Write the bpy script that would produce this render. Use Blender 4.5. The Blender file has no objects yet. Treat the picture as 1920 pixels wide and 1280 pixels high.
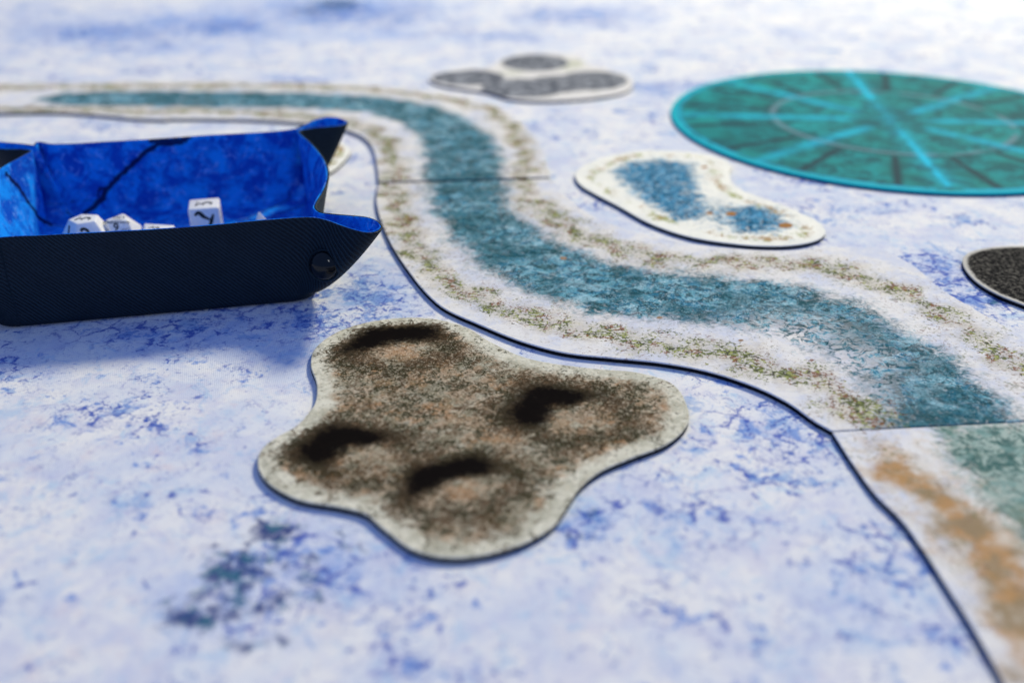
import bpy, bmesh, math, random
import numpy as np
from mathutils import Vector, Matrix, noise as mnoise

random.seed(7)
scene = bpy.context.scene
COL = scene.collection

# ------------------------------------------------------------------ camera
CAM_H, CAM_TILT, LENS = 0.20, 28.0, 35.0
cd = bpy.data.cameras.new('camera')
cd.lens = LENS
cd.sensor_width = 36.0
cd.clip_start = 0.01
cd.clip_end = 50
cd.dof.use_dof = True
cd.dof.focus_distance = 0.425
cd.dof.aperture_fstop = 4.8
cam = bpy.data.objects.new('camera', cd)
cam.location = (0, 0, CAM_H)
cam.rotation_euler = (math.radians(90 - CAM_TILT), 0, 0)
COL.objects.link(cam)
scene.camera = cam

# ------------------------------------------------------------------ light
world = bpy.data.worlds.new('World')
scene.world = world
world.use_nodes = True
bg = world.node_tree.nodes['Background']
bg.inputs[0].default_value = (0.20, 0.32, 0.70, 1)
bg.inputs[1].default_value = 0.76

ld = bpy.data.lights.new('window_light', 'AREA')
ld.shape = 'RECTANGLE'
ld.size, ld.size_y = 0.42, 0.55
ld.energy = 155
ld.color = (1.0, 0.90, 0.57)
lo = bpy.data.objects.new('window_light', ld)
LDIR = Vector((0.44, 0.66, 0.62)).normalized()
lo.location = Vector((-0.05, 0.45, 0)) + LDIR * 3.6
lo.rotation_euler = LDIR.to_track_quat('Z', 'Y').to_euler()
COL.objects.link(lo)

# small lamp added behind the camera, only for the glint on the press stud
l2 = bpy.data.lights.new('stud_glint_lamp', 'AREA')
l2.shape = 'RECTANGLE'
l2.size, l2.size_y = 0.26, 0.42
l2.energy = 7
l2.color = (0.9, 0.95, 1.0)
lo2 = bpy.data.objects.new('stud_glint_lamp', l2)
LD2 = Vector((0.293, -0.818, 0.486)).normalized()
lo2.location = Vector((-0.08, 0.40, 0.02)) + LD2 * 3.0
lo2.rotation_euler = LD2.to_track_quat('Z', 'Y').to_euler()
COL.objects.link(lo2)

scene.view_settings.view_transform = 'Standard'
scene.view_settings.look = 'None'
scene.view_settings.exposure = 0.10
scene.view_settings.gamma = 1.0

# ------------------------------------------------------------------ geometry helpers
FPX = 1920 * LENS / 36.0
TH = math.radians(CAM_TILT)


def spot(x, y, z=0.0):
    """point of the table plane (height z) at a traced place of the photograph"""
    a = (x - 960) / FPX
    b = -(y - 640) / FPX
    dx, dy, dz = a, math.cos(TH) + b * math.sin(TH), -math.sin(TH) + b * math.cos(TH)
    t = (z - CAM_H) / dz
    return (dx * t, dy * t)


def spots(lst, z=0.0):
    return np.array([spot(x, y, z) for x, y in lst])


def resample(pts, n, closed=False, smooth=True):
    """Catmull-Rom through pts, then n points even in arc length"""
    P = np.asarray(pts, float)
    dim = P.shape[1]
    k = len(P)
    out = []
    segs = k if closed else k - 1
    for i in range(segs):
        if closed:
            p0, p1, p2, p3 = P[(i - 1) % k], P[i], P[(i + 1) % k], P[(i + 2) % k]
        else:
            p1, p2 = P[i], P[i + 1]
            p0 = P[i - 1] if i > 0 else 2 * p1 - p2
            p3 = P[i + 2] if i + 2 < k else 2 * p2 - p1
        # centripetal-like tangents to avoid overshoot
        d01 = max(np.linalg.norm(p1 - p0), 1e-9) ** 0.5
        d12 = max(np.linalg.norm(p2 - p1), 1e-9) ** 0.5
        d23 = max(np.linalg.norm(p3 - p2), 1e-9) ** 0.5
        m1 = (p2 - p1) + d12 * ((p1 - p0) / d01 - (p2 - p0) / (d01 + d12))
        m2 = (p2 - p1) + d12 * ((p3 - p2) / d23 - (p3 - p1) / (d12 + d23))
        for t in np.linspace(0, 1, 24, endpoint=False):
            a = 2 * p1 - 2 * p2 + m1 + m2
            b = -3 * p1 + 3 * p2 - 2 * m1 - m2
            out.append(a * t ** 3 + b * t ** 2 + m1 * t + p1)
    if not closed:
        out.append(P[-1])
    else:
        out.append(out[0])
    Q = np.array(out)
    L = np.concatenate([[0], np.cumsum(np.linalg.norm(np.diff(Q, axis=0), axis=1))])
    s = np.linspace(0, L[-1], n + 1)[:-1] if closed else np.linspace(0, L[-1], n)
    return np.stack([np.interp(s, L, Q[:, j]) for j in range(dim)], 1)


def dist_line(P, line):
    """distance of points P (n,2) to an open polyline"""
    line = np.asarray(line, float)
    best = np.full(len(P), 1e9)
    for a, b in zip(line[:-1], line[1:]):
        d = b - a
        t = np.clip(((P - a) @ d) / max(d @ d, 1e-18), 0, 1)
        best = np.minimum(best, np.hypot(*(P - a - t[:, None] * d).T))
    return best


def sdf(P, poly):
    """signed distance, positive inside"""
    poly = np.asarray(poly, float)
    loop = np.vstack([poly, poly[:1]])
    d = dist_line(P, loop)
    ins = np.zeros(len(P), bool)
    for a, b in zip(loop[:-1], loop[1:]):
        c = ((a[1] > P[:, 1]) != (b[1] > P[:, 1]))
        with np.errstate(divide='ignore', invalid='ignore'):
            xi = (b[0] - a[0]) * (P[:, 1] - a[1]) / (b[1] - a[1]) + a[0]
        ins ^= c & (P[:, 0] < xi)
    return np.where(ins, d, -d)


def sm(x, lo, hi):
    t = np.clip((x - lo) / (hi - lo), 0, 1)
    return t * t * (3 - 2 * t)


def blob(P, px):
    """soft elliptical patches: (x, y, rx, ry, amount) traced in the photograph"""
    out = np.zeros(len(P))
    for x, y, rx, ry, amt in px:
        c = np.array(spot(x, y))
        u = np.array(spot(x + rx, y)) - c
        v = np.array(spot(x, y + ry)) - c
        M = np.linalg.inv(np.stack([u, v], 1))
        q = (P - c) @ M.T
        out = np.maximum(out, amt * np.exp(-(q ** 2).sum(1)))
    return out


def mesh_obj(name, verts, faces, mat=None, parent=None, smooth=True, loc=(0, 0, 0), attrs=None, uv=None):
    me = bpy.data.meshes.new(name)
    V = np.asarray(verts, np.float32)
    if isinstance(faces, np.ndarray):
        k = faces.shape[1]
        me.vertices.add(len(V)); me.vertices.foreach_set('co', V.ravel())
        me.loops.add(faces.size); me.loops.foreach_set('vertex_index', faces.astype(np.int32).ravel())
        me.polygons.add(len(faces))
        me.polygons.foreach_set('loop_start', np.arange(0, faces.size, k, dtype=np.int32))
        me.update(calc_edges=True)
        me.validate()
    else:
        me.from_pydata([tuple(v) for v in V], [], faces)
    me.polygons.foreach_set('use_smooth', np.full(len(me.polygons), smooth))
    for an, arr in (attrs or {}).items():
        a = me.attributes.new(an, 'FLOAT', 'POINT')
        a.data.foreach_set('value', np.asarray(arr, np.float32))
    if mat:
        me.materials.append(mat)
    me.update()
    o = bpy.data.objects.new(name, me)
    COL.objects.link(o)
    o.location = loc
    if parent:
        o.parent = parent
    return o


def empty(name, loc=(0, 0, 0), rz=0.0, label=None, cat=None, group=None):
    o = bpy.data.objects.new(name, None)
    o.empty_display_size = 0.01
    o.location = loc
    o.rotation_euler = (0, 0, rz)
    if label: o['label'] = label
    if cat: o['category'] = cat
    if group: o['group'] = group
    COL.objects.link(o)
    return o


def grid_faces(n, m, closed=False):
    """n rows (along), m columns (across); closed joins last row to first"""
    r = np.arange(n if closed else n - 1)
    c = np.arange(m - 1)
    R, Cc = np.meshgrid(r, c, indexing='ij')
    R2 = (R + 1) % n
    return np.stack([R * m + Cc, R2 * m + Cc, R2 * m + Cc + 1, R * m + Cc + 1], -1).reshape(-1, 4)


# ------------------------------------------------------------------ node helper
class G:
    def __init__(s, name):
        s.m = bpy.data.materials.new(name)
        s.m.use_nodes = True
        s.t = s.m.node_tree
        s.b = s.t.nodes['Principled BSDF']
        tc = s.t.nodes.new('ShaderNodeTexCoord')
        s.P = s.vmath('SCALE', tc.outputs['Object'], None, 100.0)      # centimetres

    def put(s, sock, v):
        if v is None: return
        if isinstance(v, bpy.types.NodeSocket): s.t.links.new(v, sock)
        elif isinstance(v, (tuple, list)) and len(v) == 3 and sock.type == 'RGBA': sock.default_value = (*v, 1)
        else: sock.default_value = v

    def vmath(s, op, a, b=None, scale=None):
        n = s.t.nodes.new('ShaderNodeVectorMath'); n.operation = op
        s.put(n.inputs[0], a)
        if b is not None: s.put(n.inputs[1], b)
        if scale is not None: s.put(n.inputs['Scale'], scale)
        return n.outputs['Vector']

    def f(s, op, a, b=0.0, c=None, clamp=False):
        n = s.t.nodes.new('ShaderNodeMath'); n.operation = op; n.use_clamp = clamp
        s.put(n.inputs[0], a); s.put(n.inputs[1], b)
        if c is not None: s.put(n.inputs[2], c)
        return n.outputs[0]

    def mul(s, a, b): return s.f('MULTIPLY', a, b)
    def add(s, a, b): return s.f('ADD', a, b)
    def sub(s, a, b): return s.f('SUBTRACT', a, b)

    def noise(s, scale, detail=3, rough=0.5, dist=0.0, off=0.0, vec=None, col=False):
        n = s.t.nodes.new('ShaderNodeTexNoise')
        v = vec if vec is not None else s.P
        if off: v = s.vmath('ADD', v, (off, off * 1.7, off * 0.3))
        s.put(n.inputs['Vector'], v)
        n.inputs['Scale'].default_value = scale
        n.inputs['Detail'].default_value = detail
        n.inputs['Roughness'].default_value = rough
        n.inputs['Distortion'].default_value = dist
        return n.outputs['Color' if col else 'Fac']

    def vor(s, scale, vec=None, feat='DISTANCE_TO_EDGE', rnd=1.0):
        n = s.t.nodes.new('ShaderNodeTexVoronoi'); n.feature = feat
        s.put(n.inputs['Vector'], vec if vec is not None else s.P)
        n.inputs['Scale'].default_value = scale
        n.inputs['Randomness'].default_value = rnd
        return n.outputs['Distance']

    def warp(s, scale, amt, off=0.0, vec=None):
        v = vec if vec is not None else s.P
        c = s.noise(scale, 3, 0.6, off=off, vec=v, col=True)
        d = s.vmath('SUBTRACT', c, (0.5, 0.5, 0.5))
        return s.vmath('ADD', v, s.vmath('SCALE', d, None, amt))

    def step(s, x, lo, hi, a=0.0, b=1.0):
        n = s.t.nodes.new('ShaderNodeMapRange'); n.interpolation_type = 'SMOOTHSTEP'
        s.put(n.inputs['Value'], x)
        s.put(n.inputs['From Min'], lo); s.put(n.inputs['From Max'], hi)
        n.inputs['To Min'].default_value = a; n.inputs['To Max'].default_value = b
        return n.outputs['Result']

    def mix(s, fac, a, b, mode='MIX'):
        n = s.t.nodes.new('ShaderNodeMix'); n.data_type = 'RGBA'; n.blend_type = mode
        s.put(n.inputs[0], fac); s.put(n.inputs[6], a); s.put(n.inputs[7], b)
        return n.outputs[2]

    def at(s, name):
        n = s.t.nodes.new('ShaderNodeAttribute'); n.attribute_name = name
        return n.outputs['Fac']

    def bump(s, h, strength=0.3, dist=0.0002):
        n = s.t.nodes.new('ShaderNodeBump')
        n.inputs['Strength'].default_value = strength
        n.inputs['Distance'].default_value = dist
        s.put(n.inputs['Height'], h)
        s.t.links.new(n.outputs[0], s.b.inputs['Normal'])

    def sep(s, v):
        n = s.t.nodes.new('ShaderNodeSeparateXYZ'); s.put(n.inputs[0], v); return n.outputs

    def comb(s, x, y, z=0.0):
        n = s.t.nodes.new('ShaderNodeCombineXYZ')
        s.put(n.inputs[0], x); s.put(n.inputs[1], y); s.put(n.inputs[2], z)
        return n.outputs[0]

    def out(s, col, rough=0.8, spec=0.2, sheen=0.0, metal=0.0, coat=0.0):
        s.put(s.b.inputs['Base Color'], col)
        s.put(s.b.inputs['Roughness'], rough)
        s.b.inputs['Specular IOR Level'].default_value = spec
        s.b.inputs['Sheen Weight'].default_value = sheen
        s.b.inputs['Metallic'].default_value = metal
        s.b.inputs['Coat Weight'].default_value = coat
        return s.m


def weave(g, per=0.08, rot=0.35):
    """cloth threads, period in cm"""
    x, y, z = g.sep(g.P)[:3]
    c, s_ = math.cos(rot), math.sin(rot)
    u = g.add(g.mul(x, c), g.mul(y, s_)); v = g.sub(g.mul(y, c), g.mul(x, s_))
    a = g.f('SINE', g.mul(u, 2 * math.pi / per)); b = g.f('SINE', g.mul(v, 2 * math.pi / per * 0.5))
    return g.add(g.mul(a, 0.5), g.mul(g.mul(a, b), 0.5))


# ------------------------------------------------------------------ materials
def mat_playmat():
    g = G('printed_mat_cloth')
    ink_and_shade, deep, warm, wsh = g.at('ink_and_shade'), g.at('deep'), g.at('warm'), g.at('wash')
    w1 = g.warp(0.35, 2.2)
    w2 = g.warp(1.3, 0.75, off=4.0)
    cloud = g.step(g.noise(0.22, 5, 0.62, 0.5), 0.42, 0.60)
    col = g.mix(cloud, (0.80, 0.79, 0.79), (0.62, 0.66, 0.77))
    lil = g.step(g.noise(0.55, 6, 0.7, 0.5, off=11), 0.46, 0.62)
    col = g.mix(g.mul(lil, 0.42), col, (0.50, 0.52, 0.72))
    cy = g.step(g.noise(0.9, 7, 0.75, 0.8, off=23), 0.52, 0.64)
    col = g.mix(g.mul(cy, 0.55), col, (0.36, 0.55, 0.76))
    pk = g.step(g.noise(0.7, 6, 0.7, off=31), 0.54, 0.66)
    col = g.mix(g.mul(pk, g.add(0.12, g.mul(warm, 0.6))), col, (0.68, 0.55, 0.60))
    # pale rounded stone cells
    cell = g.vor(0.80, w2)
    pal = g.mul(g.step(cell, 0.06, 0.30), g.step(g.noise(0.3, 3, off=41), 0.42, 0.56))
    col = g.mix(g.mul(pal, 0.65), col, (0.74, 0.76, 0.80))
    # patches where the ink gathers
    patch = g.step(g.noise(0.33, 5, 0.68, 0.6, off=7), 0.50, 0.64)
    dens = g.f('ADD', g.mul(patch, 0.60), g.mul(ink_and_shade, 1.0), clamp=True)
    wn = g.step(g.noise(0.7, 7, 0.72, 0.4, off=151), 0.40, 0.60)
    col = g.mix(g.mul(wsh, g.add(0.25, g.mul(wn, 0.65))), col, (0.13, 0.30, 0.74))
    # soft wide bruises
    br = g.noise(1.0, 7, 0.70, 0.35, off=91)
    m0 = g.step(br, g.sub(0.61, g.mul(dens, 0.17)), g.sub(0.70, g.mul(dens, 0.12)))
    col = g.mix(g.mul(m0, 0.80), col, (0.12, 0.25, 0.62))
    b2 = g.noise(0.5, 8, 0.72, 0.5, off=191)
    m3 = g.step(b2, g.sub(0.60, g.mul(dens, 0.12)), g.sub(0.68, g.mul(dens, 0.10)))
    col = g.mix(g.mul(m3, 0.6), col, (0.20, 0.36, 0.66))
    # mottles
    mot = g.noise(2.3, 7, 0.72, 0.35, off=3)
    m1 = g.step(mot, g.sub(0.64, g.mul(dens, 0.14)), g.sub(0.70, g.mul(dens, 0.12)))
    col = g.mix(g.mul(m1, 0.82), col, (0.06, 0.14, 0.47))
    sp = g.noise(6.0, 6, 0.74, 0.3, off=17)
    m2 = g.step(sp, g.sub(0.66, g.mul(dens, 0.13)), g.sub(0.71, g.mul(dens, 0.12)))
    col = g.mix(g.mul(m2, 0.7), col, (0.05, 0.09, 0.38))
    # crack lines
    ln = g.add(0.018, g.mul(g.step(mot, 0.42, 0.60), 0.12))
    vein = g.sub(1.0, g.step(g.vor(0.80, w2), 0.0, ln))
    brk = g.step(g.add(g.noise(0.9, 5, 0.7, off=51), g.mul(ink_and_shade, 0.05)), 0.46, 0.54)
    vv = g.mul(g.mul(vein, brk), g.f('MULTIPLY', g.step(dens, 0.05, 0.5), 0.92))
    col = g.mix(vv, col, (0.045, 0.09, 0.42))
    # crazed hairlines at three sizes
    for sc, wd, of, am in ((0.55, 0.010, 301, 0.85), (1.2, 0.012, 331, 0.8), (2.6, 0.016, 361, 0.65)):
        rd = g.f('ABSOLUTE', g.sub(g.noise(sc, 5, 0.62, 0.4, off=of), 0.5))
        rl = g.sub(1.0, g.step(rd, 0.0, g.add(wd * 0.4, g.mul(g.step(g.noise(sc * 2.2, 4, 0.7, off=of + 9), 0.45, 0.65), wd * 2.2))))
        gate = g.mul(g.step(g.noise(sc * 1.1, 4, 0.65, off=of + 3), 0.49, 0.56), g.add(0.5, g.mul(dens, 0.5)))
        col = g.mix(g.mul(g.mul(rl, gate), am), col, (0.045, 0.11, 0.42))
    v2 = g.sub(1.0, g.step(g.vor(0.24, w1), 0.0, 0.022))
    col = g.mix(g.mul(g.mul(v2, g.step(mot, 0.50, 0.60)), 0.35), col, (0.12, 0.13, 0.50))
    # deep teal-navy stains
    dn = g.noise(1.2, 7, 0.72, 0.3, off=61)
    md = g.step(g.add(dn, g.mul(deep, 0.29)), 0.59, 0.76)
    md = g.mul(md, g.step(deep, 0.02, 0.3))
    tint = g.mix(g.step(g.noise(2.0, 4, off=71), 0.50, 0.60), (0.012, 0.035, 0.17), (0.010, 0.10, 0.18))
    col = g.mix(g.mul(md, 0.95), col, tint)
    wv = weave(g, 0.075, 0.30)
    col = g.mix(g.mul(g.step(wv, -0.6, 0.8), 0.10), col, (0.25, 0.3, 0.5))
    g.bump(g.add(wv, g.noise(20, 3)), 0.35, 0.00012)
    return g.out(col, 0.9, 0.03, 0.0)


def mat_river(pale=False):
    g = G('river_print_pale' if pale else 'river_print')
    water, moss, foam, leaf, edge = (g.at(k) for k in ('water', 'moss', 'foam', 'leaf', 'edge'))
    w = g.warp(2.0, 0.6)
    nb = g.noise(0.6, 6, 0.7, off=2)
    col = g.mix(g.step(nb, 0.42, 0.62), (0.76, 0.745, 0.74), (0.60, 0.63, 0.74))
    hz = g.step(g.add(moss, g.mul(g.sub(g.noise(1.6, 7, 0.75, off=205), 0.5), 2.4)), 0.15, 1.3)
    col = g.mix(g.mul(hz, 0.62), col, (0.60, 0.53, 0.37))
    # warm grey wash between water and moss
    wash = g.step(g.add(g.mul(g.add(water, g.mul(moss, 0.9)), 0.5), g.mul(g.sub(g.noise(2.5, 7, 0.75, off=5), 0.5), 2.6)), 0.0, 0.7)
    col = g.mix(g.mul(wash, 0.55 if not pale else 0.8), col, (0.50, 0.47, 0.47) if not pale else (0.66, 0.58, 0.50))
    # water
    nn = g.noise(1.5, 8, 0.68, 1.4, off=8)
    nl = g.noise(0.8, 5, 0.65, 0.8, off=13)
    nf = g.noise(4.2, 6, 0.74, 2.0, off=19)
    if not pale:
        wc = g.mix(g.step(nn, 0.44, 0.56), (0.006, 0.055, 0.080), (0.13, 0.36, 0.46))
        wc = g.mix(g.mul(g.step(g.noise(1.6, 6, 0.7, 1.2, off=119), 0.50, 0.58), 0.75), wc, (0.012, 0.19, 0.34))
        cl2 = g.noise(0.75, 7, 0.70, 1.0, off=219)
        wc = g.mix(g.mul(g.step(cl2, 0.53, 0.62), 0.62), wc, (0.36, 0.60, 0.70))
        wc = g.mix(g.mul(g.step(cl2, 0.47, 0.40), 0.75), wc, (0.012, 0.060, 0.060))
        wc = g.mix(g.mul(g.step(nf, 0.54, 0.62), g.step(nl, 0.60, 0.44)), wc, (0.52, 0.70, 0.78))
        wc = g.mix(g.mul(g.step(nf, 0.47, 0.40), 0.8), wc, (0.008, 0.045, 0.055))
        # fine fibres
        fb = g.noise(9, 3, 0.6, 4.0, off=29, vec=g.vmath('MULTIPLY', w, (0.4, 1.0, 1.0)))
        wc = g.mix(g.mul(g.step(fb, 0.57, 0.63), 0.7), wc, (0.010, 0.05, 0.07))
        fb = g.noise(8, 3, 0.6, 4.0, off=129, vec=g.vmath('MULTIPLY', w, (1.0, 0.45, 1.0)))
        wc = g.mix(g.mul(g.step(fb, 0.60, 0.66), 0.5), wc, (0.50, 0.66, 0.72))
    else:
        wc = g.mix(g.step(nn, 0.42, 0.56), (0.05, 0.13, 0.12), (0.34, 0.44, 0.40))
        wc = g.mix(g.mul(g.step(nl, 0.5, 0.6), 0.7), wc, (0.20, 0.34, 0.32))
    wc = g.mix(g.mul(g.step(g.noise(0.42, 4, 0.6, 0.5, off=401), 0.44, 0.58), 0.55), wc, (0.008, 0.075, 0.095) if not pale else (0.10, 0.19, 0.15))
    wf = g.step(g.add(water, g.mul(g.sub(g.noise(2.2, 8, 0.8, 1.2, off=37), 0.5), 2.6)), 0.15, 0.95)
    wf = g.mul(wf, g.sub(1.0, g.mul(foam, g.step(g.noise(1.8, 7, 0.75, 1.4, off=43), 0.43, 0.53))))
    col = g.mix(wf, col, wc)
    # moss and grit in the banks
    mn = g.noise(6.0, 6, 0.74, 0.5, off=47)
    cl = g.mul(g.sub(g.noise(1.0, 5, 0.68, off=53), 0.5), 0.62)
    mk = g.step(g.add(mn, cl), g.sub(0.70, g.mul(moss, 0.235)), g.sub(0.75, g.mul(moss, 0.225)))
    mk = g.mul(mk, g.step(moss, 0.03, 0.3))
    hue = g.noise(1.1, 4, 0.6, off=59)
    mc = g.mix(g.step(hue, 0.47, 0.52), (0.20, 0.075, 0.025), (0.09, 0.12, 0.012))
    mc = g.mix(g.step(g.noise(2.6, 3, off=67), 0.50, 0.57), mc, (0.27, 0.30, 0.07))
    if pale:
        mc = g.mix(g.step(g.noise(1.2, 4, off=97), 0.42, 0.58), (0.40, 0.19, 0.03), (0.24, 0.15, 0.05))
        mk = g.f('MULTIPLY', g.step(g.add(moss, g.mul(g.sub(g.noise(1.0, 7, 0.72, off=99), 0.5), 2.4)), 0.15, 1.10), 0.90)
    else:
        mc = g.mix(g.step(g.noise(6, 3, off=73), 0.53, 0.60), mc, (0.025, 0.028, 0.012))
    col = g.mix(g.mul(mk, 0.92), col, mc)
    # scattered grit and fallen leaves of the print
    gr = g.mul(g.step(g.add(g.noise(6, 6, 0.75, off=83), g.mul(g.sub(g.noise(0.7, 4, off=87), 0.5), 0.35)), 0.575, 0.64), g.step(moss, 0.0, 0.12))
    col = g.mix(g.mul(gr, 0.62), col, g.mix(g.step(hue, 0.46, 0.54), (0.20, 0.11, 0.08), (0.14, 0.16, 0.06)))
    col = g.mix(g.step(leaf, 0.4, 0.6), col, (0.30, 0.20, 0.13))
    wv = weave(g, 0.07, 0.6)
    col = g.mix(g.mul(g.step(wv, -0.6, 0.8), 0.05), col, (0.3, 0.3, 0.4))
    g.bump(g.add(wv, g.noise(20, 3)), 0.25, 0.0001)
    return g.out(col, 0.9, 0.02, 0.0)


def mat_pond():
    g = G('pond_print')
    water, moss, leaf = g.at('water'), g.at('moss'), g.at('leaf')
    col = g.mix(g.step(g.noise(0.8, 5, 0.6), 0.4, 0.65), (0.84, 0.83, 0.76), (0.76, 0.76, 0.72))
    nn = g.noise(2.4, 8, 0.75, 1.4, off=8)
    wc = g.mix(g.step(nn, 0.45, 0.57), (0.008, 0.070, 0.14), (0.07, 0.29, 0.50))
    wc = g.mix(g.step(g.noise(3.5, 6, 0.75, 1.0, off=15), 0.54, 0.62), wc, (0.34, 0.56, 0.70))
    wf = g.step(g.add(water, g.mul(g.sub(g.noise(1.8, 7, 0.78, 1.0, off=21), 0.5), 3.2)), 0.18, 0.95)
    col = g.mix(wf, col, wc)
    mn = g.add(g.noise(2.6, 6, 0.75, 1.0, off=33), g.mul(g.sub(g.noise(0.8, 3, off=35), 0.5), 0.5))
    mk = g.mul(g.step(mn, g.sub(0.64, g.mul(moss, 0.16)), g.sub(0.72, g.mul(moss, 0.15))), g.step(moss, 0.05, 0.4))
    mc = g.mix(g.step(g.noise(1.3, 3, off=39), 0.46, 0.54), (0.34, 0.20, 0.06), (0.28, 0.32, 0.07))
    col = g.mix(g.mul(mk, 0.85), col, mc)
    col = g.mix(g.step(leaf, 0.4, 0.6), col, (0.34, 0.17, 0.06))
    g.bump(g.noise(20, 3), 0.2, 0.0001)
    return g.out(col, 0.9, 0.02, 0.0)


def mat_crater():
    g = G('crater_print')
    edge, dark, tan, olive = (g.at(k) for k in ('edge', 'dark', 'tan', 'olive'))
    col = g.mix(g.step(g.noise(2, 7, 0.75), 0.42, 0.58), (0.68, 0.66, 0.56), (0.48, 0.47, 0.38))
    sp = g.noise(3.4, 8, 0.74, 1.3, off=3)
    big = g.noise(0.8, 5, 0.65, 0.8, off=9)
    br = g.mix(g.step(g.noise(1.2, 5, 0.65, off=15), 0.46, 0.56), (0.026, 0.027, 0.012), (0.085, 0.052, 0.028))
    bt = g.mul(g.step(g.noise(0.9, 6, 0.7, off=27), 0.50, 0.60), g.step(edge, 0.35, 0.8))
    col = g.mix(g.mul(bt, 0.65), col, (0.50, 0.23, 0.09))
    md = g.mix(g.step(g.noise(1.0, 6, 0.7, off=55), 0.44, 0.56), (0.12, 0.095, 0.045), (0.24, 0.125, 0.05))
    col = g.mix(g.mul(g.step(g.add(edge, g.mul(g.sub(g.noise(1.2, 6, 0.72, off=57), 0.5), 2.6)), 0.15, 1.1), 0.72), col, md)
    th = g.sub(0.605, g.mul(edge, 0.110))
    th = g.sub(th, g.mul(g.sub(big, 0.5), 0.45))
    th = g.sub(th, g.mul(olive, 0.085))
    th = g.add(th, g.mul(tan, 0.10))
    k = g.step(sp, g.sub(th, 0.025), g.add(th, 0.04))
    col = g.mix(g.mul(k, 0.93), col, br)
    col = g.mix(g.mul(tan, g.mul(g.step(g.noise(2.2, 7, 0.75, off=21), 0.42, 0.60), 0.75)), col, g.mix(g.step(g.noise(3.0, 6, 0.75, off=65), 0.44, 0.56), (0.52, 0.36, 0.23), (0.26, 0.15, 0.085)))
    # curling pale flecks
    fl = g.step(g.noise(6, 5, 0.68, 2.0, off=31), 0.54, 0.59)
    col = g.mix(g.mul(g.mul(fl, 0.55), g.f('SUBTRACT', 1.0, dark, clamp=True)), col, (0.68, 0.60, 0.46))
    hl = g.step(g.add(g.add(dark, g.mul(g.mul(olive, edge), 0.42)), g.mul(g.sub(g.noise(5.5, 6, 0.75, 0.3, off=137), 0.5), 4.2)), 0.15, 0.80)
    col = g.mix(g.mul(hl, 0.80), col, (0.040, 0.030, 0.018))
    dk = g.step(g.add(dark, g.mul(g.sub(g.noise(4.0, 8, 0.78, 0.5, off=37), 0.5), 2.6)), 0.25, 1.30)
    col = g.mix(g.mul(dk, 0.98), col, (0.006, 0.005, 0.005))
    g.bump(g.noise(22, 3), 0.3, 0.0001)
    return g.out(col, 0.95, 0.0, 0.0)


def mat_slabs():
    g = G('rubble_print')
    dark, moss = g.at('dark'), g.at('moss')
    col = g.mix(g.step(g.noise(2, 5, 0.6), 0.4, 0.65), (0.72, 0.70, 0.70), (0.62, 0.61, 0.60))
    mk = g.step(g.add(moss, g.mul(g.sub(g.noise(3, 5, 0.7, off=5), 0.5), 1.4)), 0.4, 0.9)
    col = g.mix(g.mul(mk, 0.6), col, (0.40, 0.43, 0.30))
    dc = g.mix(g.step(g.noise(1.3, 7, 0.75, off=9), 0.42, 0.60), (0.05, 0.06, 0.085), (0.27, 0.29, 0.33))
    dk = g.step(g.add(dark, g.mul(g.sub(g.noise(5, 5, 0.7, off=13), 0.5), 1.2)), 0.25, 0.75)
    col = g.mix(g.mul(dk, 0.95), col, dc)
    g.bump(g.noise(20, 3), 0.2, 0.0001)
    return g.out(col, 0.9, 0.0)


def mat_charcoal():
    g = G('charcoal_print')
    edge = g.at('edge')
    col = g.mix(g.step(g.noise(5, 7, 0.80, 0.1), 0.46, 0.66), (0.014, 0.014, 0.015), (0.16, 0.15, 0.13))
    col = g.mix(g.step(g.noise(14, 4, 0.7, off=5), 0.66, 0.72), col, (0.55, 0.52, 0.48))
    rim = g.step(g.add(edge, g.mul(g.sub(g.noise(5, 6, 0.75, off=9), 0.5), 1.0)), 0.62, 0.15)
    col = g.mix(rim, col, (0.52, 0.50, 0.46))
    g.bump(g.noise(22, 3), 0.3, 0.0001)
    return g.out(col, 0.9, 0.0)


def mat_disc():
    g = G('teal_circle_print')
    beam, joint, ring, hub, rim, tone = (g.at(k) for k in ('beam', 'joint', 'ring', 'hub', 'rim', 'tone'))
    n = g.noise(0.7, 6, 0.65, 0.6)
    col = g.mix(g.step(n, 0.42, 0.60), (0.001, 0.10, 0.12), (0.002, 0.30, 0.32))
    col = g.mix(g.mul(g.step(g.noise(1.6, 6, 0.75, off=5), 0.52, 0.66), 0.55), col, (0.004, 0.10, 0.10))
    col = g.mix(g.mul(g.step(g.noise(0.4, 3, 0.5, off=15), 0.45, 0.65), 0.45), col, (0.004, 0.26, 0.23))
    col = g.mix(g.mul(tone, 0.5), col, (0.001, 0.10, 0.115))
    jn = g.mul(joint, g.step(g.noise(1.5, 4, 0.6, off=9), 0.22, 0.44))
    col = g.mix(g.mul(jn, 0.9), col, (0.008, 0.045, 0.065))
    rn = g.mul(ring, g.step(g.noise(0.30, 3, 0.5, off=25), 0.36, 0.48))
    col = g.mix(g.mul(rn, 0.9), col, (0.14, 0.22, 0.28))
    bn = g.mul(beam, g.step(g.noise(0.5, 6, 0.7, off=19), 0.30, 0.58))
    col = g.mix(bn, col, (0.0, 0.47, 0.70))
    hn = g.mul(hub, g.step(g.noise(2.2, 5, 0.7, off=29), 0.44, 0.56))
    col = g.mix(g.mul(hn, 0.7), col, (0.004, 0.10, 0.13))
    col = g.mix(rim, col, (0.0, 0.46, 0.56))
    g.bump(g.noise(14, 3), 0.1, 0.0001)
    return g.out(col, 0.75, 0.06)


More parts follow.
